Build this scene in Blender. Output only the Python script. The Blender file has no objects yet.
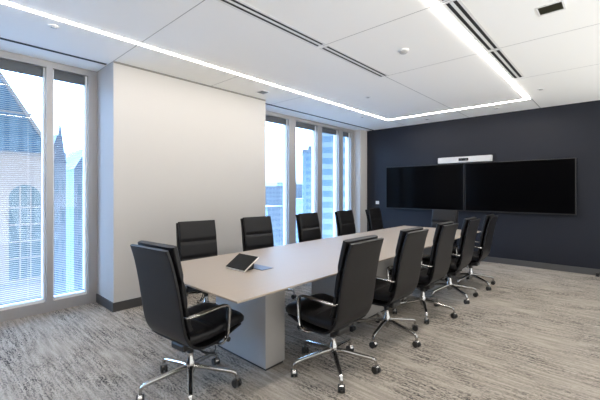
import bpy, bmesh, math, random
from mathutils import Vector, Matrix
random.seed(4)
PI = math.pi
SC = bpy.context.scene
COL = SC.collection
CEIL = 2.904
FARY = 7.6
OUT = .27
WX = -4.87          # room face of the window frames

# ------------------------------------------------------------------ materials
def mat(name, col=(.5, .5, .5), rough=.5, metal=0, spec=.5, noise=0, nscale=40, bump=0, coat=0):
    m = bpy.data.materials.new(name); m.use_nodes = True
    nt = m.node_tree; b = nt.nodes['Principled BSDF']
    b.inputs['Base Color'].default_value = (*col, 1)
    b.inputs['Roughness'].default_value = rough
    b.inputs['Metallic'].default_value = metal
    b.inputs['Specular IOR Level'].default_value = spec
    b.inputs['Coat Weight'].default_value = coat
    tc = nt.nodes.new('ShaderNodeTexCoord')
    if noise or bump:
        n = nt.nodes.new('ShaderNodeTexNoise'); n.inputs['Scale'].default_value = nscale
        n.inputs['Detail'].default_value = 4
        nt.links.new(tc.outputs['Object'], n.inputs['Vector'])
        if noise:
            mx = nt.nodes.new('ShaderNodeMix'); mx.data_type = 'RGBA'
            mx.inputs[6].default_value = (*[c*(1-noise) for c in col], 1)
            mx.inputs[7].default_value = (*[min(1, c*(1+noise)) for c in col], 1)
            nt.links.new(n.outputs['Fac'], mx.inputs[0])
            nt.links.new(mx.outputs[2], b.inputs['Base Color'])
        if bump:
            bp = nt.nodes.new('ShaderNodeBump'); bp.inputs['Strength'].default_value = bump
            bp.inputs['Distance'].default_value = .002
            nt.links.new(n.outputs['Fac'], bp.inputs['Height'])
            nt.links.new(bp.outputs['Normal'], b.inputs['Normal'])
    return m

def emit_mat(name, col, s):
    m = bpy.data.materials.new(name); m.use_nodes = True
    nt = m.node_tree; nt.nodes.clear()
    e = nt.nodes.new('ShaderNodeEmission'); o = nt.nodes.new('ShaderNodeOutputMaterial')
    e.inputs[0].default_value = (*col, 1); e.inputs[1].default_value = s
    nt.links.new(e.outputs[0], o.inputs[0]); return m

def glass_mat(name, tint=(.93, .97, 1.0)):
    m = bpy.data.materials.new(name); m.use_nodes = True
    nt = m.node_tree; nt.nodes.clear()
    t = nt.nodes.new('ShaderNodeBsdfTransparent'); t.inputs[0].default_value = (*tint, 1)
    g = nt.nodes.new('ShaderNodeBsdfGlossy'); g.inputs['Roughness'].default_value = .02
    ge = nt.nodes.new('ShaderNodeNewGeometry'); dp = nt.nodes.new('ShaderNodeVectorMath'); dp.operation = 'DOT_PRODUCT'
    nt.links.new(ge.outputs['Normal'], dp.inputs[0]); nt.links.new(ge.outputs['Incoming'], dp.inputs[1])
    c = math_node(nt, 'SUBTRACT', 1, math_node(nt, 'ABSOLUTE', dp.outputs['Value']))
    fr = math_node(nt, 'ADD', .025, math_node(nt, 'MULTIPLY', .975, math_node(nt, 'POWER', c, 5)))
    mx = nt.nodes.new('ShaderNodeMixShader'); o = nt.nodes.new('ShaderNodeOutputMaterial')
    nt.links.new(fr, mx.inputs[0]); nt.links.new(t.outputs[0], mx.inputs[1])
    nt.links.new(g.outputs[0], mx.inputs[2]); nt.links.new(mx.outputs[0], o.inputs[0])
    return m

def math_node(nt, op, a, b=None):
    n = nt.nodes.new('ShaderNodeMath'); n.operation = op
    for i, v in enumerate((a, b)):
        if v is None: continue
        if isinstance(v, (int, float)): n.inputs[i].default_value = v
        else: nt.links.new(v, n.inputs[i])
    return n.outputs[0]

def ceiling_mat():
    m = mat('ceiling_panels', (.95, .945, .93), .7, spec=.2)
    nt = m.node_tree; b = nt.nodes['Principled BSDF']
    tc = nt.nodes.new('ShaderNodeTexCoord'); sp = nt.nodes.new('ShaderNodeSeparateXYZ')
    nt.links.new(tc.outputs['Object'], sp.inputs[0])
    X, Y = sp.outputs[0], sp.outputs[1]
    fac = None
    def line(c, v, w=.0045, cond=None):
        nonlocal fac
        d = math_node(nt, 'ABSOLUTE', math_node(nt, 'SUBTRACT', c, v))
        l = math_node(nt, 'LESS_THAN', d, w)
        if cond: l = math_node(nt, 'MULTIPLY', l, cond)
        fac = l if fac is None else math_node(nt, 'MAXIMUM', fac, l)
    for y in (-1.1, .21, 1.52): line(Y, y, .004)
    mid = math_node(nt, 'MAXIMUM', math_node(nt, 'GREATER_THAN', X, -2.27), math_node(nt, 'LESS_THAN', X, -3.62))
    for y in (2.825, 4.13): line(Y, y, .004, mid)
    line(Y, 5.44, .004, math_node(nt, 'GREATER_THAN', X, -1.06))
    far = math_node(nt, 'GREATER_THAN', Y, 4.13)
    line(X, -2.27, .0045, far); line(X, -1.06, .007, math_node(nt, 'GREATER_THAN', Y, 6.75))
    line(X, -3.62, .0045, math_node(nt, 'GREATER_THAN', Y, 6.75))
    mx = nt.nodes.new('ShaderNodeMix'); mx.data_type = 'RGBA'
    mx.inputs[6].default_value = (.95, .945, .93, 1); mx.inputs[7].default_value = (.42, .42, .42, 1)
    nt.links.new(fac, mx.inputs[0]); nt.links.new(mx.outputs[2], b.inputs['Base Color'])
    return m

def carpet_mat():
    m = mat('carpet', (.4, .4, .4), .95, spec=.1)
    nt = m.node_tree; b = nt.nodes['Principled BSDF']
    tc = nt.nodes.new('ShaderNodeTexCoord')
    def noise(sx, sy, det=3, rough=.6, off=0):
        mp = nt.nodes.new('ShaderNodeMapping'); mp.inputs['Scale'].default_value = (sx, sy, 1)
        mp.inputs['Location'].default_value = (off, off*.7, 0)
        n = nt.nodes.new('ShaderNodeTexNoise'); n.inputs['Scale'].default_value = 1
        n.inputs['Detail'].default_value = det; n.inputs['Roughness'].default_value = rough
        nt.links.new(tc.outputs['Object'], mp.inputs[0]); nt.links.new(mp.outputs[0], n.inputs['Vector'])
        return n.outputs['Fac']
    def ramp(v, a, b_):
        r = nt.nodes.new('ShaderNodeMapRange'); nt.links.new(v, r.inputs[0])
        r.inputs[1].default_value = a; r.inputs[2].default_value = b_
        return r.outputs[0]
    streak = ramp(noise(4.5, 46, 2, .55), .47, .56)        # long thin streaks along x
    fleck = ramp(noise(36, 84, 2, .6, 5), .45, .54)      # broken into short dashes
    patch = ramp(noise(1.3, 2.6, 3, .6, 9), .38, .60)      # where streaks bunch
    dark = math_node(nt, 'MULTIPLY', math_node(nt, 'MULTIPLY', streak, fleck), math_node(nt, 'ADD', math_node(nt, 'MULTIPLY', patch, .80), .15))
    speck = ramp(noise(48, 96, 1, .5, 14), .55, .63)
    dark = math_node(nt, 'MAXIMUM', dark, math_node(nt, 'MULTIPLY', speck, math_node(nt, 'ADD', math_node(nt, 'MULTIPLY', patch, .55), .15)))
    soft = ramp(noise(3, 34, 2, .5, 3), .38, .64)
    fine = noise(260, 260, 1, .5)
    mx = nt.nodes.new('ShaderNodeMix'); mx.data_type = 'RGBA'
    mx.inputs[6].default_value = (.475, .43, .378, 1); mx.inputs[7].default_value = (.335, .302, .262, 1)
    nt.links.new(soft, mx.inputs[0])
    m2 = nt.nodes.new('ShaderNodeMix'); m2.data_type = 'RGBA'
    nt.links.new(dark, m2.inputs[0]); nt.links.new(mx.outputs[2], m2.inputs[6])
    m2.inputs[7].default_value = (.045, .042, .044, 1)
    m3 = nt.nodes.new('ShaderNodeMix'); m3.data_type = 'RGBA'; m3.blend_type = 'MULTIPLY'
    m3.inputs[0].default_value = 1
    fr = nt.nodes.new('ShaderNodeMapRange'); nt.links.new(fine, fr.inputs[0])
    fr.inputs[1].default_value = .3; fr.inputs[2].default_value = .7
    fr.inputs[3].default_value = .8; fr.inputs[4].default_value = 1.1
    nt.links.new(m2.outputs[2], m3.inputs[6]); nt.links.new(fr.outputs[0], m3.inputs[7])
    nt.links.new(m3.outputs[2], b.inputs['Base Color'])
    bp = nt.nodes.new('ShaderNodeBump'); bp.inputs['Strength'].default_value = .5; bp.inputs['Distance'].default_value = .004
    nt.links.new(fine, bp.inputs['Height']); nt.links.new(bp.outputs['Normal'], b.inputs['Normal'])
    return m

def wood_mat():
    m = mat('table_laminate', (.5, .4, .33), .48, spec=.2)
    nt = m.node_tree; b = nt.nodes['Principled BSDF']
    tc = nt.nodes.new('ShaderNodeTexCoord'); mp = nt.nodes.new('ShaderNodeMapping')
    mp.inputs['Scale'].default_value = (30, 1.6, 30)
    n = nt.nodes.new('ShaderNodeTexNoise'); n.inputs['Scale'].default_value = 1; n.inputs['Detail'].default_value = 4
    nt.links.new(tc.outputs['Object'], mp.inputs[0]); nt.links.new(mp.outputs[0], n.inputs['Vector'])
    mx = nt.nodes.new('ShaderNodeMix'); mx.data_type = 'RGBA'
    mx.inputs[6].default_value = (.325, .272, .222, 1); mx.inputs[7].default_value = (.34, .286, .234, 1)
    nt.links.new(n.outputs['Fac'], mx.inputs[0]); nt.links.new(mx.outputs[2], b.inputs['Base Color'])
    return m

def band_mat(name, a, c, pitch, frac, vp=0, vfrac=0):
    """facade bands (floors) in z, optional vertical lines"""
    m = mat(name, a, .5, spec=.3)
    nt = m.node_tree; b = nt.nodes['Principled BSDF']
    tc = nt.nodes.new('ShaderNodeTexCoord'); sp = nt.nodes.new('ShaderNodeSeparateXYZ')
    nt.links.new(tc.outputs['Object'], sp.inputs[0])
    f = math_node(nt, 'LESS_THAN', math_node(nt, 'FRACT', math_node(nt, 'DIVIDE', sp.outputs[2], pitch)), frac)
    if vp:
        g = math_node(nt, 'GREATER_THAN', math_node(nt, 'FRACT', math_node(nt, 'DIVIDE', math_node(nt, 'ADD', sp.outputs[1], sp.outputs[0]), vp)), vfrac)
        f = math_node(nt, 'MULTIPLY', f, g)
    mx = nt.nodes.new('ShaderNodeMix'); mx.data_type = 'RGBA'
    mx.inputs[6].default_value = (*a, 1); mx.inputs[7].default_value = (*c, 1)
    nt.links.new(f, mx.inputs[0]); nt.links.new(mx.outputs[2], b.inputs['Base Color'])
    return m

M = dict(
    wall=mat('wall_paint', (.535, .525, .512), .65, spec=.25, noise=.012, nscale=3),
    dark=mat('charcoal_wall', (.017, .0195, .028), .5, spec=.22, noise=.06, nscale=2),
    ceil=ceiling_mat(), carpet=carpet_mat(), wood=wood_mat(),
    base_dark=mat('charcoal_baseboard', (.06, .06, .062), .5),
    base_grey=mat('grey_baseboard', (.075, .075, .078), .5),
    frame=mat('window_metal', (.37, .365, .37), .4, .3),
    sash=mat('white_sash', (.78, .80, .82), .4),
    head=mat('blind_box', (.085, .098, .115), .5),
    slat=mat('blind_slat', (.33, .345, .36), .6),
    glass=glass_mat('window_glass'),
    white=mat('white_metal', (.78, .78, .77), .5),
    offwhite=mat('white_plastic', (.82, .82, .82), .4),
    black=mat('slot_black', (.012, .012, .013), .7),
    ring=mat('grey_ring', (.45, .45, .45), .5),
    leather=mat('black_leather', (.008, .0078, .009), .38, spec=.28, bump=.25, nscale=220),
    chrome=mat('chrome', (.52, .515, .51), .2, 1),
    plastic=mat('black_plastic', (.018, .018, .019), .4),
    panel=mat('table_base_laminate', (.38, .365, .35), .45, spec=.35, noise=.03, nscale=12),
    toe=mat('toe_kick', (.03, .03, .03), .6),
    screen=mat('screen_glass', (.002, .002, .0025), .12, spec=.04),
    bezel=mat('screen_bezel', (.012, .012, .014), .4),
    lens=mat('camera_lens', (.01, .01, .012), .15),
    tscreen=mat('tablet_screen', (.012, .011, .010), .5, spec=.08),
    cream=mat('tablet_case', (.72, .70, .64), .45),
    flat_plate=mat('plate_blue_grey', (.05, .065, .12), .4),
    stone=mat('white_stone', (.80, .80, .82), .8, noise=.06, nscale=1.5),
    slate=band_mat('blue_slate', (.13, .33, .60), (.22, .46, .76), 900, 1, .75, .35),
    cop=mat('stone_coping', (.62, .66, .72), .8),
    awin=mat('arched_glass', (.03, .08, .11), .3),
    pale=mat('hazed_facade', (.44, .53, .63), .7, noise=.1, nscale=.3),  # distance haze is mixed into these pale blue colours, down to the ground
    pale2=mat('hazed_roof', (.30, .38, .50), .7, noise=.1, nscale=.3),
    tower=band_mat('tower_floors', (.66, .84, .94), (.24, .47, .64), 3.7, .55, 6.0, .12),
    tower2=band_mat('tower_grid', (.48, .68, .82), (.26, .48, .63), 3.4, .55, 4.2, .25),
    city=band_mat('hazed_city_block', (.52, .68, .82), (.36, .52, .68), 3.4, .5, 3.1, .3),
    ground=mat('hazed_city_ground', (.40, .56, .68), .9, noise=.2, nscale=.03),
)
M['led'] = emit_mat('led_diffuser', (1, .92, .84), 34)

for k in ('stone', 'slate', 'cop', 'pale', 'pale2', 'tower', 'tower2', 'city', 'ground'):   # scaled down evenly to offset the strong light outside
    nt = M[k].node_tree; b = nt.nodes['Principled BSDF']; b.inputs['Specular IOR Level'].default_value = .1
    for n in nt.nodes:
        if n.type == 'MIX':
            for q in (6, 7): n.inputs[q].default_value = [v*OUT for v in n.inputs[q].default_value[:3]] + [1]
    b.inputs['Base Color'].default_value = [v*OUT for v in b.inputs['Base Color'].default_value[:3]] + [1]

# ------------------------------------------------------------------ mesh helpers
def box(bm, x0, x1, y0, y1, z0, z1, bevel=0):
    v = [bm.verts.new((x, y, z)) for x in (x0, x1) for y in (y0, y1) for z in (z0, z1)]
    q = [(0, 1, 3, 2), (4, 6, 7, 5), (0, 4, 5, 1), (2, 3, 7, 6), (0, 2, 6, 4), (1, 5, 7, 3)]
    fs = [bm.faces.new([v[i] for i in f]) for f in q]
    if bevel:
        es = list({e for f in fs for e in f.edges})
        bmesh.ops.bevel(bm, geom=es, offset=bevel, segments=2, affect='EDGES', profile=.5)

def cyl(bm, c, r, h, axis='z', seg=20, r2=None):
    """cylinder starting at c along +axis"""
    r2 = r if r2 is None else r2
    A = {'z': ((1, 0, 0), (0, 1, 0), (0, 0, 1)), 'x': ((0, 1, 0), (0, 0, 1), (1, 0, 0)), 'y': ((0, 0, 1), (1, 0, 0), (0, 1, 0))}[axis]
    u, v, w = map(Vector, A); c = Vector(c)
    a = [bm.verts.new(c + u*r*math.cos(2*PI*i/seg) + v*r*math.sin(2*PI*i/seg)) for i in range(seg)]
    b = [bm.verts.new(c + w*h + u*r2*math.cos(2*PI*i/seg) + v*r2*math.sin(2*PI*i/seg)) for i in range(seg)]
    for i in range(seg):
        j = (i+1) % seg; bm.faces.new((a[i], a[j], b[j], b[i]))
    bm.faces.new(a[::-1]); bm.faces.new(b)

def lathe(bm, c, prof, seg=24):
    c = Vector(c); rings = []
    for r, z in prof:
        rings.append([bm.verts.new(c + Vector((r*math.cos(2*PI*i/seg), r*math.sin(2*PI*i/seg), z))) for i in range(seg)])
    for a, b in zip(rings, rings[1:]):
        for i in range(seg):
            j = (i+1) % seg; bm.faces.new((a[i], a[j], b[j], b[i]))
    bm.faces.new(rings[0][::-1]); bm.faces.new(rings[-1])

def catmull(pts, n=6):
    P = [Vector(p) for p in pts]; P = [2*P[0]-P[1]] + P + [2*P[-1]-P[-2]]
    out = []
    for i in range(1, len(P)-2):
        for k in range(n):
            t = k/n; a, b, c, d = P[i-1:i+3]
            out.append(.5*((2*b) + (c-a)*t + (2*a-5*b+4*c-d)*t*t + (3*b-a-3*c+d)*t**3))
    out.append(P[-2]); return out

def sweep(bm, pts, wfn, tfn, side=None, seg=12, power=2.0, cap=True):
    """section of full width wfn(s) along `side` and thickness tfn(s) along the path normal; superellipse"""
    n = len(pts); rings = []
    for i, p in enumerate(pts):
        s = i/(n-1)
        t = (pts[min(i+1, n-1)] - pts[max(i-1, 0)]).normalized()
        sd = Vector(side) if side is not None else (t.cross(Vector((0, 0, 1))) if abs(t.z) < .95 else Vector((1, 0, 0)))
        sd = (sd - t*sd.dot(t)).normalized(); nn = t.cross(sd)
        w, th = wfn(s), tfn(s); ring = []
        for k in range(seg):
            a = 2*PI*(k+.5)/seg; c, q = math.cos(a), math.sin(a)
            ex = 2/power
            ring.append(bm.verts.new(p + sd*(w/2*math.copysign(abs(c)**ex, c)) + nn*(th/2*math.copysign(abs(q)**ex, q))))
        rings.append(ring)
    for a, b in zip(rings, rings[1:]):
        for k in range(seg):
            j = (k+1) % seg; bm.faces.new((a[k], a[j], b[j], b[k]))
    if cap: bm.faces.new(rings[0][::-1]); bm.faces.new(rings[-1])

def obj(name, bm, m, parent=None, smooth=False, loc=None):
    me = bpy.data.meshes.new(name)
    bmesh.ops.recalc_face_normals(bm, faces=bm.faces[:])
    bm.to_mesh(me); bm.free(); me.materials.append(m)
    if smooth:
        for p in me.polygons: p.use_smooth = True
        try: me.set_sharp_from_angle(angle=math.radians(38))
        except Exception: pass
    o = bpy.data.objects.new(name, me); COL.objects.link(o)
    if parent: o.parent = parent
    if loc: o.location = loc
    return o
def nb(): return bmesh.new()
def boxo(name, m, parent, *a, **k):
    bm = nb(); box(bm, *a, **k); return obj(name, bm, m, parent)
def tag(o, label, cat, group=None):
    o['label'] = label; o['category'] = cat
    if group: o['group'] = group
    return o
def struct(o, label=None):
    o['kind'] = 'structure'
    if label: o['label'] = label
    return o
def thing(name, label, cat, loc=(0, 0, 0), rz=0, group=None):
    o = bpy.data.objects.new(name, None); COL.objects.link(o)
    o.location = loc; o.rotation_euler = (0, 0, rz); o.empty_display_size = .1
    return tag(o, label, cat, group)
def dup(root, loc, rz, label):
    r = root.copy(); COL.objects.link(r); r.location = loc; r.rotation_euler = (0, 0, rz); r['label'] = label
    for ch in list(root.children):
        c = ch.copy(); COL.objects.link(c); c.parent = r
        for g in list(ch.children):
            d = g.copy(); COL.objects.link(d); d.parent = c
    return r

# ------------------------------------------------------------------ room shell
RX, BY = 1.3, -2.2
SKY_L = (10.0, 16.0, 25.5)       # radiance of the blue side of the sky
FILL_U = (1.15, 1.05, .95)       # warm fill added on the unseen right side, above the horizon
FILL_D = (2.7, 2.47, 2.2)  # bright warm glow below the horizon there, added to light the ceiling
SKY_H = (.66, .88, 1.05)        # haze along the horizon on the blue side

struct(boxo('floor', M['carpet'], None, -5.1, RX+.1, BY-.1, FARY+.15, -.1, 0), 'grey carpet with dark broken streaks')
struct(boxo('ceiling', M['ceil'], None, -5.1, RX+.1, BY-.1, FARY+.15, CEIL, CEIL+.15), 'white panelled ceiling')
struct(boxo('wall_far', M['dark'], None, -5.1, RX+.1, FARY, FARY+.15, 0, CEIL), 'charcoal wall carrying the screens')
# unseen right side: glazing added to let in fill light for the ceiling
bm = nb(); box(bm, RX, RX+.1, BY, FARY, 0, .06); box(bm, RX, RX+.1, BY, FARY, 2.84, CEIL)
yy = BY
while yy < FARY:
    box(bm, RX, RX+.1, yy, yy+.06, .06, 2.84); yy += (FARY-BY-.06)/7
w3 = struct(obj('window_3', bm, mat('fill_window_frame', (.36, .35, .355), .4, .3)), 'unseen floor-to-ceiling glazing added on the right side for fill light')
boxo('pane', M['glass'], w3, RX+.045, RX+.055, BY+.06, FARY-.06, .06, 2.84)
struct(boxo('wall_back', M['dark'], None, -5.1, RX+.1, BY-.1, BY, 0, CEIL))
struct(boxo('wall_left', M['wall'], None, -5.1, -4.32, 1.52, 3.87, 0, CEIL), 'off-white pier between the two groups of windows')
struct(boxo('wall_left_corner', M['wall'], None, -5.1, -4.68, 7.29, FARY, 0, CEIL), 'narrow off-white pier in the far left corner')
# baseboards, and a strip coloured dark as the shadow gap atop the pier
bm = nb(); box(bm, -4.32, -4.308, 1.508, 3.87, 0, .105); box(bm, -4.87, -4.32, 1.508, 1.52, 0, .105)
struct(obj('baseboard_left', bm, M['base_dark']))
bm = nb(); box(bm, -4.68, RX, FARY-.014, FARY, 0, .105)
struct(obj('baseboard_far', bm, M['base_grey']))
bm = nb(); box(bm, -4.32, -4.314, 1.52, 3.87, CEIL-.02, CEIL)
struct(obj('shadow_gap_strip', bm, mat('shadow_gap_grey', (.22, .21, .20), .6)))
bm = nb(); box(bm, -4.68, -4.668, 7.29, FARY-.014, 0, .105)
struct(obj('baseboard_corner', bm, M['base_dark']))

# ------------------------------------------------------------------ windows
def window(n, y0, y1, mull, blind_labels):
    """one framed opening from y0 to y1; mull = list of (a, b) mullions"""
    bm = nb()
    box(bm, WX-.17, WX, y0, y1, 0, .118); box(bm, WX-.17, WX, y0, y1, 2.83, CEIL)
    for a, b in mull: box(bm, WX-.17, WX, a, b, .118, 2.83)
    f = struct(obj('window_%d' % n, bm, M['frame']), 'grey metal window frame with tall narrow panes')
    edges = sorted(mull)
    for i, (p, q) in enumerate(zip(edges, edges[1:])):
        a, b = p[1], q[0]
        s = nb(); w = .018
        box(s, WX-.15, WX-.045, a, a+w, .118, 2.83); box(s, WX-.15, WX-.045, b-w, b, .118, 2.83)
        box(s, WX-.15, WX-.02, a+w, b-w, .118, .118+.03)
        obj('sash', s, M['sash'], f)
        boxo('pane', M['glass'], f, WX-.14, WX-.134, a+w, b-w, .148, 2.83)
        bl = thing('window_blind', blind_labels[i], 'blind', (WX-.095, (a+b)/2, 2.83), 0, 'venetian blinds in the window panes')
        hw = (b-a)/2 - w - .004
        boxo('headrail', M['head'], bl, -.02, .035, -hw, hw, -.105, -.001)
        s = nb(); z = -.125
        while z > -2.65:
            v = [s.verts.new(t) for t in ((-.0125, -hw, z-.0016), (0, -hw, z+.0005), (.0125, -hw, z-.0012),
                                           (-.0125, hw, z-.0016), (0, hw, z+.0005), (.0125, hw, z-.0012))]
            v2 = [s.verts.new(t.co + Vector((0, 0, -.0006))) for t in v]
            for A in (v, v2): s.faces.new((A[0], A[1], A[4], A[3])); s.faces.new((A[1], A[2], A[5], A[4]))
            for e in ((0, 3), (2, 5)): s.faces.new((v[e[0]], v[e[1]], v2[e[1]], v2[e[0]]))
            z -= .022
        obj('slats', s, M['slat'], bl)
        boxo('bottom_rail', M['head'], bl, -.013, .013, -hw, hw, -2.672, -2.658)
        s = nb()
        for yy in ([-hw*.62, hw*.62] if hw > .2 else [0]): box(s, .0135, .0145, yy-.001, yy+.001, -2.66, -.105)
        obj('ladder_cord', s, M['ring'], bl)
    return f
G = 'half-open white blind behind the %s'
window(1, BY, 1.52, [(BY, BY+.08), (-1.47, -1.375), (-.66, -.565), (.148, .243), (.99, 1.054), (1.42, 1.52)],
       [G % 'pane nearest the back wall', G % 'second pane from the back wall', G % 'third pane from the back wall',
        G % 'wide left pane that looks onto the arched church window', G % 'narrow pane left of the white pier'])
window(2, 3.87, 7.29, [(3.87, 3.93), (4.20-.02, 4.27), (4.99, 5.19), (5.88, 6.04), (6.67, 6.83), (7.17, 7.29)],
       [G % 'strip of window hidden by the white pier', G % 'first far pane beside the white pier', G % 'second far pane, with the blue tower in it',
        G % 'third far pane, with the banded tower in it', G % 'narrow last pane before the corner pier'])

# black perimeter slots in the ceiling
for y0, y1, nm in ((BY, 1.50, 'near the left windows'), (3.90, FARY-.02, 'along the far windows')):
    o = boxo('curtain_slot', M['black'], None, -4.515, -4.47, y0, y1, CEIL-.004, CEIL)
    tag(o, 'thin black ceiling slot running ' + nm, 'ceiling slot')

# ------------------------------------------------------------------ LED rectangle
led = thing('ceiling_light', 'glowing white linear light forming a large rectangle in the ceiling', 'ceiling light', (-2.36, 2.75, CEIL))
LX, LY0, LY1, LW = 1.257, -4.0, 3.955, .025
LY0 = -1.6 - 2.75
TW = .016
for a in ((-LX-TW, -LX+TW, LY0-TW, LY1+TW), (LX-LW, LX+LW, LY0-TW, LY1+TW), (-LX+TW, LX-LW, LY1-TW, LY1+TW), (-LX+TW, LX-LW, LY0-TW, LY0+TW)):
    boxo('diffuser', M['led'], led, *a, -.006, 0)

# ------------------------------------------------------------------ slot diffusers
def diffuser(label, x, y0, y1, s):
    t = thing('slot_diffuser', label, 'air vent', (x, (y0+y1)/2, CEIL), 0, 'linear slot air vents in the ceiling')
    h = (y1-y0)/2 - .004; z0, z1 = -.004, 0
    boxo('backing', M['black'], t, -.06, .06, -h+.004, h-.004, -.001, 0)
    bm = nb()
    for a, b in ((-.066, -.044), (-.013, .013), (.044, .066)): box(bm, a, b, -h, h, z0, -.001)
    box(bm, -.044, .044, -h, -h+.012, z0, -.001); box(bm, -.044, .044, h-.012, h, z0, -.001)
    obj('frame', bm, M['white'], t)
diffuser('long twin-slot air vent in the middle of the ceiling, the far length of the pair', -2.275, 2.85, 4.12, 1)
diffuser('long twin-slot air vent in the middle of the ceiling, the near length of the pair', -2.275, 1.53, 2.81, 1)
diffuser('twin-slot air vent beside the right light strip, nearest the dark wall', -.99, 4.15, 5.38, 1)
diffuser('twin-slot air vent beside the right light strip, middle length', -.99, 2.84, 4.12, 1)
diffuser('twin-slot air vent beside the right light strip, at the top edge of the picture', -.99, 1.53, 2.81, 1)

# ceiling bits
t = thing('recessed_downlight', 'square dark recessed downlight in the ceiling at upper right', 'downlight', (-.42, 3.51, CEIL))
bm = nb(); 
for a in ((-.095, -.08, -.09, .09), (.08, .095, -.09, .09), (-.08, .08, -.09, -.075), (-.08, .08, .075, .09)): box(bm, *a, -.006, 0)
obj('trim_ring', bm, M['white'], t)
boxo('aperture', mat('aperture', (.05, .048, .03), .35, .4), t, -.08, .08, -.075, .075, -.002, 0)
t = thing('smoke_detector', 'white round smoke detector in the middle of the ceiling', 'smoke detector', (-1.70, 3.49, CEIL))
bm = nb(); lathe(bm, (0, 0, 0), [(.055, 0), (.055, -.012), (.048, -.018)]); obj('base', bm, M['offwhite'], t, True)
bm = nb(); lathe(bm, (0, 0, 0), [(.042, -.018), (.042, -.028), (.03, -.038), (.01, -.041)]); obj('sensor_head', bm, M['ring'], t, True)
t = thing('ceiling_speaker', 'small square grey grille in the ceiling above the pier corner', 'speaker', (-4.0, 3.53, CEIL))
boxo('frame', M['white'], t, -.08, .08, -.08, .08, -.004, 0); boxo('grille', mat('grille_grey', (.16, .16, .15), .5), t, -.06, .06, -.06, .06, -.007, -.004)
for x, y, r, lb in ((-.857, 6.19, .05, 'small round sprinkler cap right of the light corner near the dark wall'),
                (-3.81, .83, .045, 'round white sprinkler cap in the ceiling above the left windows'),
                (-2.97, 4.85, .05, 'small round ceiling sensor just inside the far left run of light'),
                (-3.85, 6.07, .04, 'small round cap between the light strip and the far windows'),
                (-2.97, 7.17, .06, 'round white cap over the left screen, between light and dark wall'),
                (-1.65, 7.06, .06, 'round white cap over the right screen, between light and dark wall')):
    t = thing('sprinkler_cap', lb, 'sprinkler', (x, y, CEIL))
    bm = nb(); lathe(bm, (0, 0, 0), [(r, 0), (r, -.004), (r*.85, -.008)]); obj('escutcheon', bm, M['offwhite'], t, True)
    bm = nb(); lathe(bm, (0, 0, 0), [(r*.5, -.008), (r*.5, -.014), (r*.3, -.016)]); obj('cover_plate', bm, M['ring'], t, True)

# ------------------------------------------------------------------ table
TX0, TX1, TY0, TY1, TZ = -3.03, -1.68, 1.28, 6.25, .74
tb = thing('conference_table', 'long taupe conference table with thin edges on box bases', 'table', ((TX0+TX1)/2, (TY0+TY1)/2, 0))
hx, hy = (TX1-TX0)/2, (TY1-TY0)/2
bm = nb()
R = [[bm.verts.new((sx*(hx-i), sy*(hy-i), z)) for sx, sy in ((-1, -1), (1, -1), (1, 1), (-1, 1))]
     for i, z in ((.002, TZ), (0, TZ-.002), (0, TZ-.012), (.10, TZ-.045))]
for a, b in zip(R, R[1:]):
    for i in range(4): bm.faces.new((a[i], a[(i+1) % 4], b[(i+1) % 4], b[i]))
bm.faces.new(R[0]); bm.faces.new(R[-1][::-1])
obj('tabletop', bm, M['wood'], tb)
for ya, yb in ((1.81, 2.02), (3.14, 4.40), (5.52, 5.73)):
    c = (TY0+TY1)/2
    b_ = boxo('table_base', M['panel'], tb, -.335, .335, ya-c, yb-c, .02, TZ-.045, bevel=.002)
    boxo('toe_kick', M['toe'], b_, -.325, .325, ya-c+.01, yb-c-.01, 0, .02)

# tablet on its stand + flat blue-grey plate behind it
t = thing('tablet', 'dark touch tablet on a tilted cream stand at the near end of the table', 'tablet', (-2.37, 1.775, TZ+.0005))
ang = math.atan2(.095, .150)
def tiltbox(bm, x0, x1, a, b, h0, h1):
    s = len(bm.verts); box(bm, x0, x1, a, b, h0, h1)
    bm.verts.ensure_lookup_table()
    bmesh.ops.rotate(bm, verts=bm.verts[s:], cent=(0, 0, 0), matrix=Matrix.Rotation(ang, 3, 'X'))
    bmesh.ops.translate(bm, verts=bm.verts[s:], vec=(0, .008, .0015))
bm = nb(); tiltbox(bm, -.13, .13, 0, .178, .0, .010); obj('case', bm, M['cream'], t)
bm = nb(); tiltbox(bm, -.128, .128, .002, .176, .010, .012); obj('screen', bm, M['tscreen'], t)
bm = nb()
prof = [(.012, 0), (.13, 0), (.145, .088), (.135, .084)]
va = [bm.verts.new((-.09, y, z)) for y, z in prof]; vb = [bm.verts.new((.09, y, z)) for y, z in prof]
for i in range(4): j = (i+1) % 4; bm.faces.new((va[i], va[j], vb[j], vb[i]))
bm.faces.new(va[::-1]); bm.faces.new(vb)
obj('stand', bm, M['plastic'], t)
t = thing('table_plate', 'flat blue-grey plate on the tabletop behind the tablet', 'power outlet', (-2.30, 1.985, TZ))
boxo('frame', M['bezel'], t, -.115, .115, -.065, .065, .0003, .002); boxo('plate_top', M['flat_plate'], t, -.11, .11, -.06, .06, .002, .0035)

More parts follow.
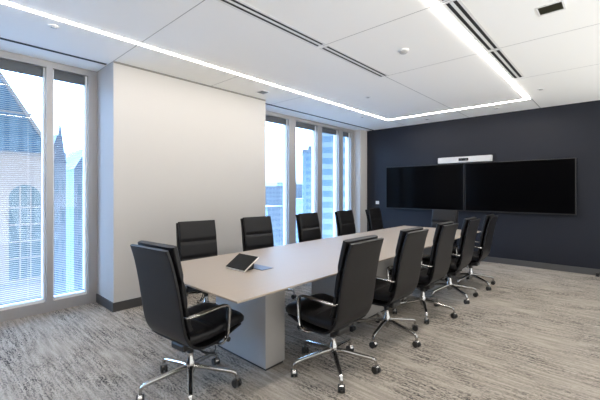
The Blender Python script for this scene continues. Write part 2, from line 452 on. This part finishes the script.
# ------------------------------------------------------------------ chair
def make_chair(label):
    t = thing('office_chair', label, 'chair', (0, 0, 0), 0, 'black leather office chairs around the table')
    L = M['leather']
    path = catmull([(0, -.318, 1.035), (0, -.290, .95), (0, -.266, .85), (0, -.246, .75), (0, -.228, .64), (0, -.212, .54), (0, -.186, .455), (0, -.130, .385),
                    (0, -.04, .358), (0, .08, .360), (0, .18, .385), (0, .255, .405), (0, .292, .412)], 5)
    bm = nb()
    def ws(s): return .442 + .032*math.sin(PI*min(1, s*1.25)) - (.02*((s-.85)/.15) if s > .85 else 0)
    sweep(bm, path, ws, lambda s: .022, (1, 0, 0), 28, 9)
    obj('back_shell', bm, L, t, True)
    # front back-pad with two seams
    bp = catmull([(0, -.262, 1.052), (0, -.236, .95), (0, -.213, .85), (0, -.196, .75), (0, -.180, .64), (0, -.166, .56), (0, -.145, .495)], 9)
    zs = [p.z for p in bp]
    def tp(s):
        z = zs[min(len(zs)-1, int(round(s*(len(zs)-1))))]
        d = min(abs(z-.83), abs(z-.645)); e = min(z-.485, 1.055-z)
        return .044*min(1, .18+d/.042)**.6*min(1, .75+e/.03)**.6
    bm = nb(); sweep(bm, bp, lambda s: .436, tp, (1, 0, 0), 28, 6)
    obj('back_cushion', bm, L, t, True)
    sp = catmull([(0, -.165, .438), (0, -.10, .434), (0, .02, .434), (0, .14, .448), (0, .25, .457), (0, .312, .446)], 8)
    m_ = len(sp)
    def tsn(s):
        y = sp[min(m_-1, int(round(s*(m_-1))))].y
        d = abs(y-.03); e = min(y+.2, .319-y)
        return .092*min(1, .6+d/.05)**.5*min(1, .4+e/.045)**.6
    bm = nb(); sweep(bm, sp, lambda s: .47 - .03*max(0, s-.8)/.2, tsn, (1, 0, 0), 24, 4.5)
    obj('seat_cushion', bm, L, t, True)
    # arms
    for sx in (-1, 1):
        x = sx*.262
        ap = catmull([(sx*.222, -.192, .598), (sx*.247, -.187, .602), (x, -.155, .605), (x, -.08, .608), (x, .02, .612), (x, .085, .612), (x, .117, .600), (x, .128, .57), (x, .124, .50), (x, .114, .41),
                      (sx*.255, .10, .362), (sx*.22, .085, .336), (sx*.12, .06, .326)], 5)
        bm = nb(); sweep(bm, ap, lambda s: .036, lambda s: .016, None, 12, 3.5)
        # keep the flat face sideways on the vertical leg
        arm = obj('armrest', bm, M['chrome'], t, True)
        bm = nb(); cyl(bm, (sx*.262-.014*sx, .115, .372), .017, .03*sx, 'x', 16)
        obj('knob', bm, M['plastic'], arm, True)
    # mechanism
    bm = nb(); box(bm, -.075, .075, -.11, .10, .298, .348, bevel=.012); box(bm, -.14, .14, .045, .08, .315, .335, bevel=.004)
    mech = obj('tilt_mechanism', bm, M['plastic'], t)
    bm = nb()
    sweep(bm, catmull([(.07, -.02, .325), (.14, -.03, .315), (.20, -.01, .305), (.235, .03, .30)], 5), lambda s: .012 + .02*(s > .75), lambda s: .009, None, 8)
    obj('lever', bm, M['plastic'], mech, True)
    bm = nb()
    sweep(bm, catmull([(.06, .07, .325), (.10, .13, .29), (.12, .12, .245), (.08, .07, .235), (.03, .04, .27), (.01, .04, .31)], 6), lambda s: .009, lambda s: .009, None, 8)
    obj('control_cable', bm, M['plastic'], mech, True)
    bm = nb(); cyl(bm, (0, 0, .25), .025, .055, 'z', 20); obj('gas_lift_cover', bm, M['plastic'], t, True)
    # five-star base
    bm = nb(); lathe(bm, (0, 0, 0), [(.018, .088), (.024, .10), (.034, .125), (.034, .185), (.024, .20), (.021, .25)])
    base = obj('star_base', bm, M['chrome'], t, True)
    for k in range(5):
        a = 2*PI*k/5; c, s_ = math.cos(a), math.sin(a)
        P = [(c*r, s_*r, z) for r, z in ((.02, .150), (.10, .142), (.20, .126), (.29, .112), (.318, .104), (.33, .085), (.332, .066))]
        bm = nb()
        sd = (-s_, c, 0)
        sweep(bm, catmull(P, 4), lambda s: .040 - .014*min(1, s*1.2), lambda s: .032 - .012*s, sd, 10, 3)
        obj('leg', bm, M['chrome'], base, True)
        cx, cy = c*.332, s_*.332
        ra = a + .9 + k*1.7; rc, rs = math.cos(ra), math.sin(ra)
        bm = nb()
        cyl(bm, (-.024, 0, .0275), .0272, .017, 'x', 20); cyl(bm, (.007, 0, .0275), .0272, .017, 'x', 20)
        cyl(bm, (-.008, 0, .0275), .012, .016, 'x', 12)
        bmesh.ops.rotate(bm, verts=bm.verts, cent=(0, 0, 0), matrix=Matrix.Rotation(ra, 3, 'Z'))
        bmesh.ops.translate(bm, verts=bm.verts, vec=(cx, cy, 0))
        obj('caster', bm, M['plastic'], base, True)
        bm = nb()
        n = 10
        for q in range(n):
            b0, b1 = PI*.12 + PI*.62*q/n, PI*.12 + PI*.62*(q+1)/n
            pts = [(-.013, .031*math.cos(b), .0275+.031*math.sin(b)) for b in (b0, b1)]
            v = [bm.verts.new(x) for x in (pts[0], pts[1], (.013, *pts[1][1:]), (.013, *pts[0][1:]))]; bm.faces.new(v)
        bmesh.ops.remove_doubles(bm, verts=bm.verts, dist=1e-5)
        bmesh.ops.solidify(bm, geom=bm.faces[:], thickness=-.003)
        cyl(bm, (0, 0, .058), .009, .010, 'z', 12)
        bmesh.ops.rotate(bm, verts=bm.verts, cent=(0, 0, 0), matrix=Matrix.Rotation(ra, 3, 'Z'))
        bmesh.ops.translate(bm, verts=bm.verts, vec=(cx, cy, 0))
        obj('caster_hood', bm, M['chrome'], base, True)
    return t

ch = make_chair('black leather chair at the near end of the table, its back to the camera')
def place(c, x, y, deg, legw):
    c.location = (x, y, 0); c.rotation_euler = (0, 0, math.radians(deg))
    for k in c.children:
        if k.name.startswith('star_base'): k.rotation_euler = (0, 0, math.radians(legw-deg))
place(ch, -2.266, 1.312, 5, 42)
RS = 'black leather chair on the right side of the table, '
LS = 'black leather window-side chair '
spots = [(-1.67, 2.21, 90, 29, RS+'nearest the camera'), (-1.67, 3.07, 90, 62, RS+'second from the camera'),
         (-1.67, 3.91, 90, 12, RS+'middle one of the five'), (-1.67, 4.77, 91, 37, RS+'second from the dark wall'),
         (-1.645, 5.58, 92, 41, RS+'nearest the dark wall'),
         (-3.35, 2.13, -99, 20, LS+'in front of the white pier near the camera'),
         (-3.34, 3.04, -97, 50, LS+'at the corner of the white pier, behind the tablet'),
         (-3.33, 4.10, -90, 8, LS+'in front of the first far mullion'),
         (-3.33, 5.09, -90, 33, LS+'in front of the narrow last panes'),
         (-3.33, 6.08, -90, 61, LS+'farthest, below the wall switch'),
         (-2.375, 6.27, 180, 15, 'black leather chair at the far end of the table, facing the camera')]
for x, y, d, lw, lb in spots:
    place(dup(ch, (0, 0, 0), 0, lb), x, y, d, lw)

# ------------------------------------------------------------------ far wall items
def tv(x0, x1, z0, z1, label):
    t = thing('wall_television', label, 'television', ((x0+x1)/2, FARY, (z0+z1)/2), 0, 'wall screens')
    w, h = (x1-x0)/2, (z1-z0)/2
    boxo('mount', M['plastic'], t, -.3, .3, -.035, -.0005, -.2, .2)
    boxo('housing', M['bezel'], t, -w, w, -.10, -.035, -h, h, bevel=.004)
    boxo('screen', M['screen'], t, -w+.013, w-.013, -.1025, -.10, -h+.02, h-.013)
tv(-4.10, -2.345, .99, 1.965, 'large black wall screen, the left one of two')
tv(-2.325, -.545, .99, 1.965, 'large black wall screen, the right one of two')
t = thing('video_bar', 'white conference camera bar above the two screens', 'camera', (-2.355, FARY, 2.045))
boxo('body', mat('silver_plastic', (.55, .56, .58), .4), t, -.52, .52, -.09, -.0005, -.06, .06, bevel=.006)
bm = nb(); box(bm, -.095, .095, -.094, -.088, -.028, .028, bevel=.0028); win = obj('camera_window', bm, M['lens'], t)
for x in (-.05, .05):
    bm = nb(); cyl(bm, (x, -.0985, 0), .018, .006, 'y', 20); obj('lens', bm, M['bezel'], win, True)
t = thing('wall_switch', 'small white switch plate on the dark wall left of the screens', 'switch', (-4.385, FARY, 1.118))
boxo('plate', M['offwhite'], t, -.045, .045, -.006, -.0003, -.038, .038, bevel=.001); boxo('button', M['white'], t, -.018, .018, -.009, -.006, -.02, .02)
t = thing('door_stop', 'small black stop on the carpet at the foot of the dark wall', 'door stop', (-.27, FARY-.10, 0))
bm = nb(); lathe(bm, (0, 0, 0), [(.022, 0), (.022, .035), (.026, .037), (.026, .05), (.02, .056)]); obj('rubber_post', bm, M['plastic'], t, True)
bm = nb(); lathe(bm, (0, 0, 0), [(.03, 0), (.03, .004)]); obj('base_plate', bm, M['base_dark'], t)

# ------------------------------------------------------------------ outside
GZ = -45
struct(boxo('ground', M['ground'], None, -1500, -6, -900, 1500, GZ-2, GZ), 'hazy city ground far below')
def rayY(px, X):
    r = (px-300)/349; return X*(.7373+.6756*r)/(.7373*r-.6756)
def zat(px, y, X):
    Y = rayY(px, X); d = -.6756*X + .7373*Y; return 1.4 - (y-191)*d/349
CX = -30
t = thing('church_building', 'pale church with a steep blue slate roof and tall arched window', 'building', (CX, 3.0, GZ))
eave = zat(20, 153, CX) - GZ
yR = rayY(46, CX) - 3.0; yap = -6.0
def P(px, y): return (rayY(px, CX)-3.0, zat(px, y, CX)-GZ)
pa, pb = P(0, 78), P(40, 137); sl = (pb[1]-pa[1])/(pb[0]-pa[0])
zl = lambda y: pb[1] + sl*(y-pb[0])
yE = pb[0] + (eave-pb[1])/sl
boxo('wall', M['stone'], t, -14, 0, 2*yap-yE, yE, 0, eave)
bm = nb()
prof = [(2*yap-yE, eave), (yE, eave), (yap, zl(yap))]
va = [bm.verts.new((-14, *p)) for p in prof]; vb = [bm.verts.new((-.05, *p)) for p in prof]
for i in range(3): j = (i+1) % 3; bm.faces.new((va[i], va[j], vb[j], vb[i]))
bm.faces.new(va[::-1]); bm.faces.new(vb); obj('gable_roof', bm, M['slate'], t)
bm = nb()
dz = .22*math.hypot(1, sl)
q = [(yE+.15, zl(yE+.15)), (yE+.15, zl(yE+.15)+dz), (yap, zl(yap)+dz), (yap, zl(yap))]
va = [bm.verts.new((-.4, *p)) for p in q]; vb = [bm.verts.new((.15, *p)) for p in q]
for i in range(4): j = (i+1) % 4; bm.faces.new((va[i], va[j], vb[j], vb[i]))
bm.faces.new(va[::-1]); bm.faces.new(vb); obj('coping', bm, M['cop'], t)
hb = zat(20, 113, CX)-GZ
boxo('string_course', M['cop'], t, -.05, .08, 2*yap-yE+3, yE-1.2, hb-.06, hb+.06)
boxo('cornice', M['cop'], t, 0, .15, 2*yap-yE, yE, eave-.12, eave+.05)
# arched windows
y0, y1 = rayY(9, CX)-3, rayY(40.5, CX)-3
zb, zt = zat(20, 279, CX)-GZ, zat(25, 185, CX)-GZ
def arch(y0, y1, zb, zt):
    rr = (y1-y0)/2; c = (y0+y1)/2; pts = [(y0, zb)] + [(c-rr*math.cos(PI*i/16), zt-rr+rr*math.sin(PI*i/16)) for i in range(17)] + [(y1, zb)]
    bm = nb(); va = [bm.verts.new((0, *p)) for p in pts]; vb = [bm.verts.new((.05, *p)) for p in pts]
    n = len(pts)
    for i in range(n): j = (i+1) % n; bm.faces.new((va[i], va[j], vb[j], vb[i]))
    bm.faces.new(va[::-1]); bm.faces.new(vb)
    w = obj('arched_window', bm, M['awin'], t)
    bm = nb()
    for f in (1/3, 2/3): box(bm, .05, .12, y0+(y1-y0)*f-.045, y0+(y1-y0)*f+.045, zb, zt-.12)
    for f in (.22, .40, .58, .76): z = zb+(zt-zb)*f; box(bm, .05, .12, y0, y1, z-.05, z+.05)
    obj('tracery', bm, M['stone'], w)
arch(y0, y1, zb, zt)
arch(y0-(y1-y0)-1.1, y1-(y1-y0)-1.1, zb, zt)
arch(y0-2*((y1-y0)+1.1), y1-2*((y1-y0)+1.1), zb, zt)
boxo('ledge', M['cop'], t, 0, .2, 2*yap-yE, yE, zb-.5, zb-.3)

def gabled(px0, px1, ytop, yeave, X, dep, label):
    a, b = rayY(px0, X), rayY(px1, X); c = (a+b)/2
    g = thing('gabled_house', label, 'building', (X, c, GZ)); w = (b-a)/2
    ze, zt_ = zat((px0+px1)/2, yeave, X)-GZ, zat((px0+px1)/2, ytop, X)-GZ
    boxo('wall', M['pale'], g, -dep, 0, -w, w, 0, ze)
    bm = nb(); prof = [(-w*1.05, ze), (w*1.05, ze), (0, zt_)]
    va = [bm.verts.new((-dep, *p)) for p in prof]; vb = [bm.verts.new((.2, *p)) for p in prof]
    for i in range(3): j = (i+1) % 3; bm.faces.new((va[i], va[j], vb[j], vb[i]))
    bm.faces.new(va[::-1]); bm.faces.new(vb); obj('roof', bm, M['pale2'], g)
    bm = nb()
    for k in range(3):
        for r in range(5):
            yy = -w*.6+k*w*.6; zz = ze-4-r*5; box(bm, 0, .08, yy-w*.12, yy+w*.12, zz-1.1, zz+1.1)
    obj('window_grid', bm, M['awin'], g)
gabled(48, 66, 134, 163, -70, 8, 'pale blue gabled building just right of the church roof')
gabled(65, 75, 158, 178, -95, 20, 'small pale gabled building in the middle of the narrow pane')
gabled(74, 100, 148, 170, -80, 12, 'pale building with a pointed roof at the right of the narrow pane')
t = thing('church_spire', 'thin pale spire against the white sky in the narrow pane', 'spire', (-118, rayY(60, -118), GZ))
bm = nb(); hs = zat(60, 122, -118)-GZ; lathe(bm, (0, 0, 0), [(1.6, 0), (1.6, hs-9), (1.1, hs-8.5), (.06, hs)], 8); obj('spire_shaft', bm, M['pale2'], t)

def tower(name, label, px0, px1, ytop, d, m, dep=25):
    u = ((px0+px1)/2-300)/349*d; w = (px1-px0)/349*d/2
    g = thing(name, label, 'building', (.7373*u-.6756*d, .6756*u+.7373*d, GZ), math.radians(-47.5)); h = 1.4-(ytop-191)*d/349-GZ
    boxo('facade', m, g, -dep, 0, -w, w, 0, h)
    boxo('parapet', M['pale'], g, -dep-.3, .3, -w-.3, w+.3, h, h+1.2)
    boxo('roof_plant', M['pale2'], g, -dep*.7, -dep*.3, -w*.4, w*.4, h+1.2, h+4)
    placed.append((g.location.x-.34*dep, g.location.y+.37*dep, max(w, dep)*.75))
    return g
placed = [(-40, 0, 60)]
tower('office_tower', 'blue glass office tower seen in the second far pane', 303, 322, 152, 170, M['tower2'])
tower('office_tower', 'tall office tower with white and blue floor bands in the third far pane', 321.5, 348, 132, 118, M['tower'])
gk = 'low city blocks on the hazy horizon'
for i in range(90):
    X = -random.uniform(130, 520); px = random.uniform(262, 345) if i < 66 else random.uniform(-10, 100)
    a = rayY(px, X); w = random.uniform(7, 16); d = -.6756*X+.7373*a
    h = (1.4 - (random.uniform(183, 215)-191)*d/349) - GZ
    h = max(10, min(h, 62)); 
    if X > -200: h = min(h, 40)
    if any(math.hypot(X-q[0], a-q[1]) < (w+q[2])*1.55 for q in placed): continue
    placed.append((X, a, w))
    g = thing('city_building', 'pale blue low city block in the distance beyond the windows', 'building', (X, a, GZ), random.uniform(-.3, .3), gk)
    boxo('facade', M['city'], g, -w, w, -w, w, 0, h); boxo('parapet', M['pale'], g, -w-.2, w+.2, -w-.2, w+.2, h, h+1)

# ------------------------------------------------------------------ sky, camera, view
w = bpy.data.worlds.new('sky'); SC.world = w; w.use_nodes = True
nt = w.node_tree; bg = nt.nodes['Background']
tc = nt.nodes.new('ShaderNodeTexCoord'); sp = nt.nodes.new('ShaderNodeSeparateXYZ')
nt.links.new(tc.outputs['Generated'], sp.inputs[0])
def rng(v, a, b):
    r = nt.nodes.new('ShaderNodeMapRange'); r.inputs[1].default_value = a; r.inputs[2].default_value = b
    nt.links.new(v, r.inputs[0]); return r.outputs[0]
def mixc(f, a, b):
    m = nt.nodes.new('ShaderNodeMix'); m.data_type = 'RGBA'; m.clamp_result = False; nt.links.new(f, m.inputs[0])
    for q, v in ((6, a), (7, b)):
        if isinstance(v, tuple): m.inputs[q].default_value = (*v, 1)
        else: nt.links.new(v, m.inputs[q])
    return m.outputs[2]
warm_fill = mixc(rng(sp.outputs[2], -.03, .02), FILL_D, FILL_U)
blue = mixc(rng(sp.outputs[2], .02, .42), SKY_H, SKY_L)
nt.links.new(mixc(rng(sp.outputs[0], -.1, .25), blue, warm_fill), bg.inputs[0])
bg.inputs[1].default_value = 1

cam = bpy.data.cameras.new('camera'); co = bpy.data.objects.new('camera', cam); COL.objects.link(co)
cam.sensor_width = 36; cam.lens = 349/600*36; cam.shift_y = -.015; cam.clip_start = .05; cam.clip_end = 3000
co.location = (0, 0, 1.4); co.rotation_euler = (PI/2, 0, math.radians(42.5))
SC.camera = co
vs = SC.view_settings
vs.view_transform = 'Standard'; vs.look = 'None'; vs.gamma = 1; vs.use_curve_mapping = False
vs.exposure = .72
SC.cycles.max_bounces = 10; SC.cycles.diffuse_bounces = 6; SC.cycles.transparent_max_bounces = 24
SC.cycles.caustics_reflective = False; SC.cycles.caustics_refractive = False
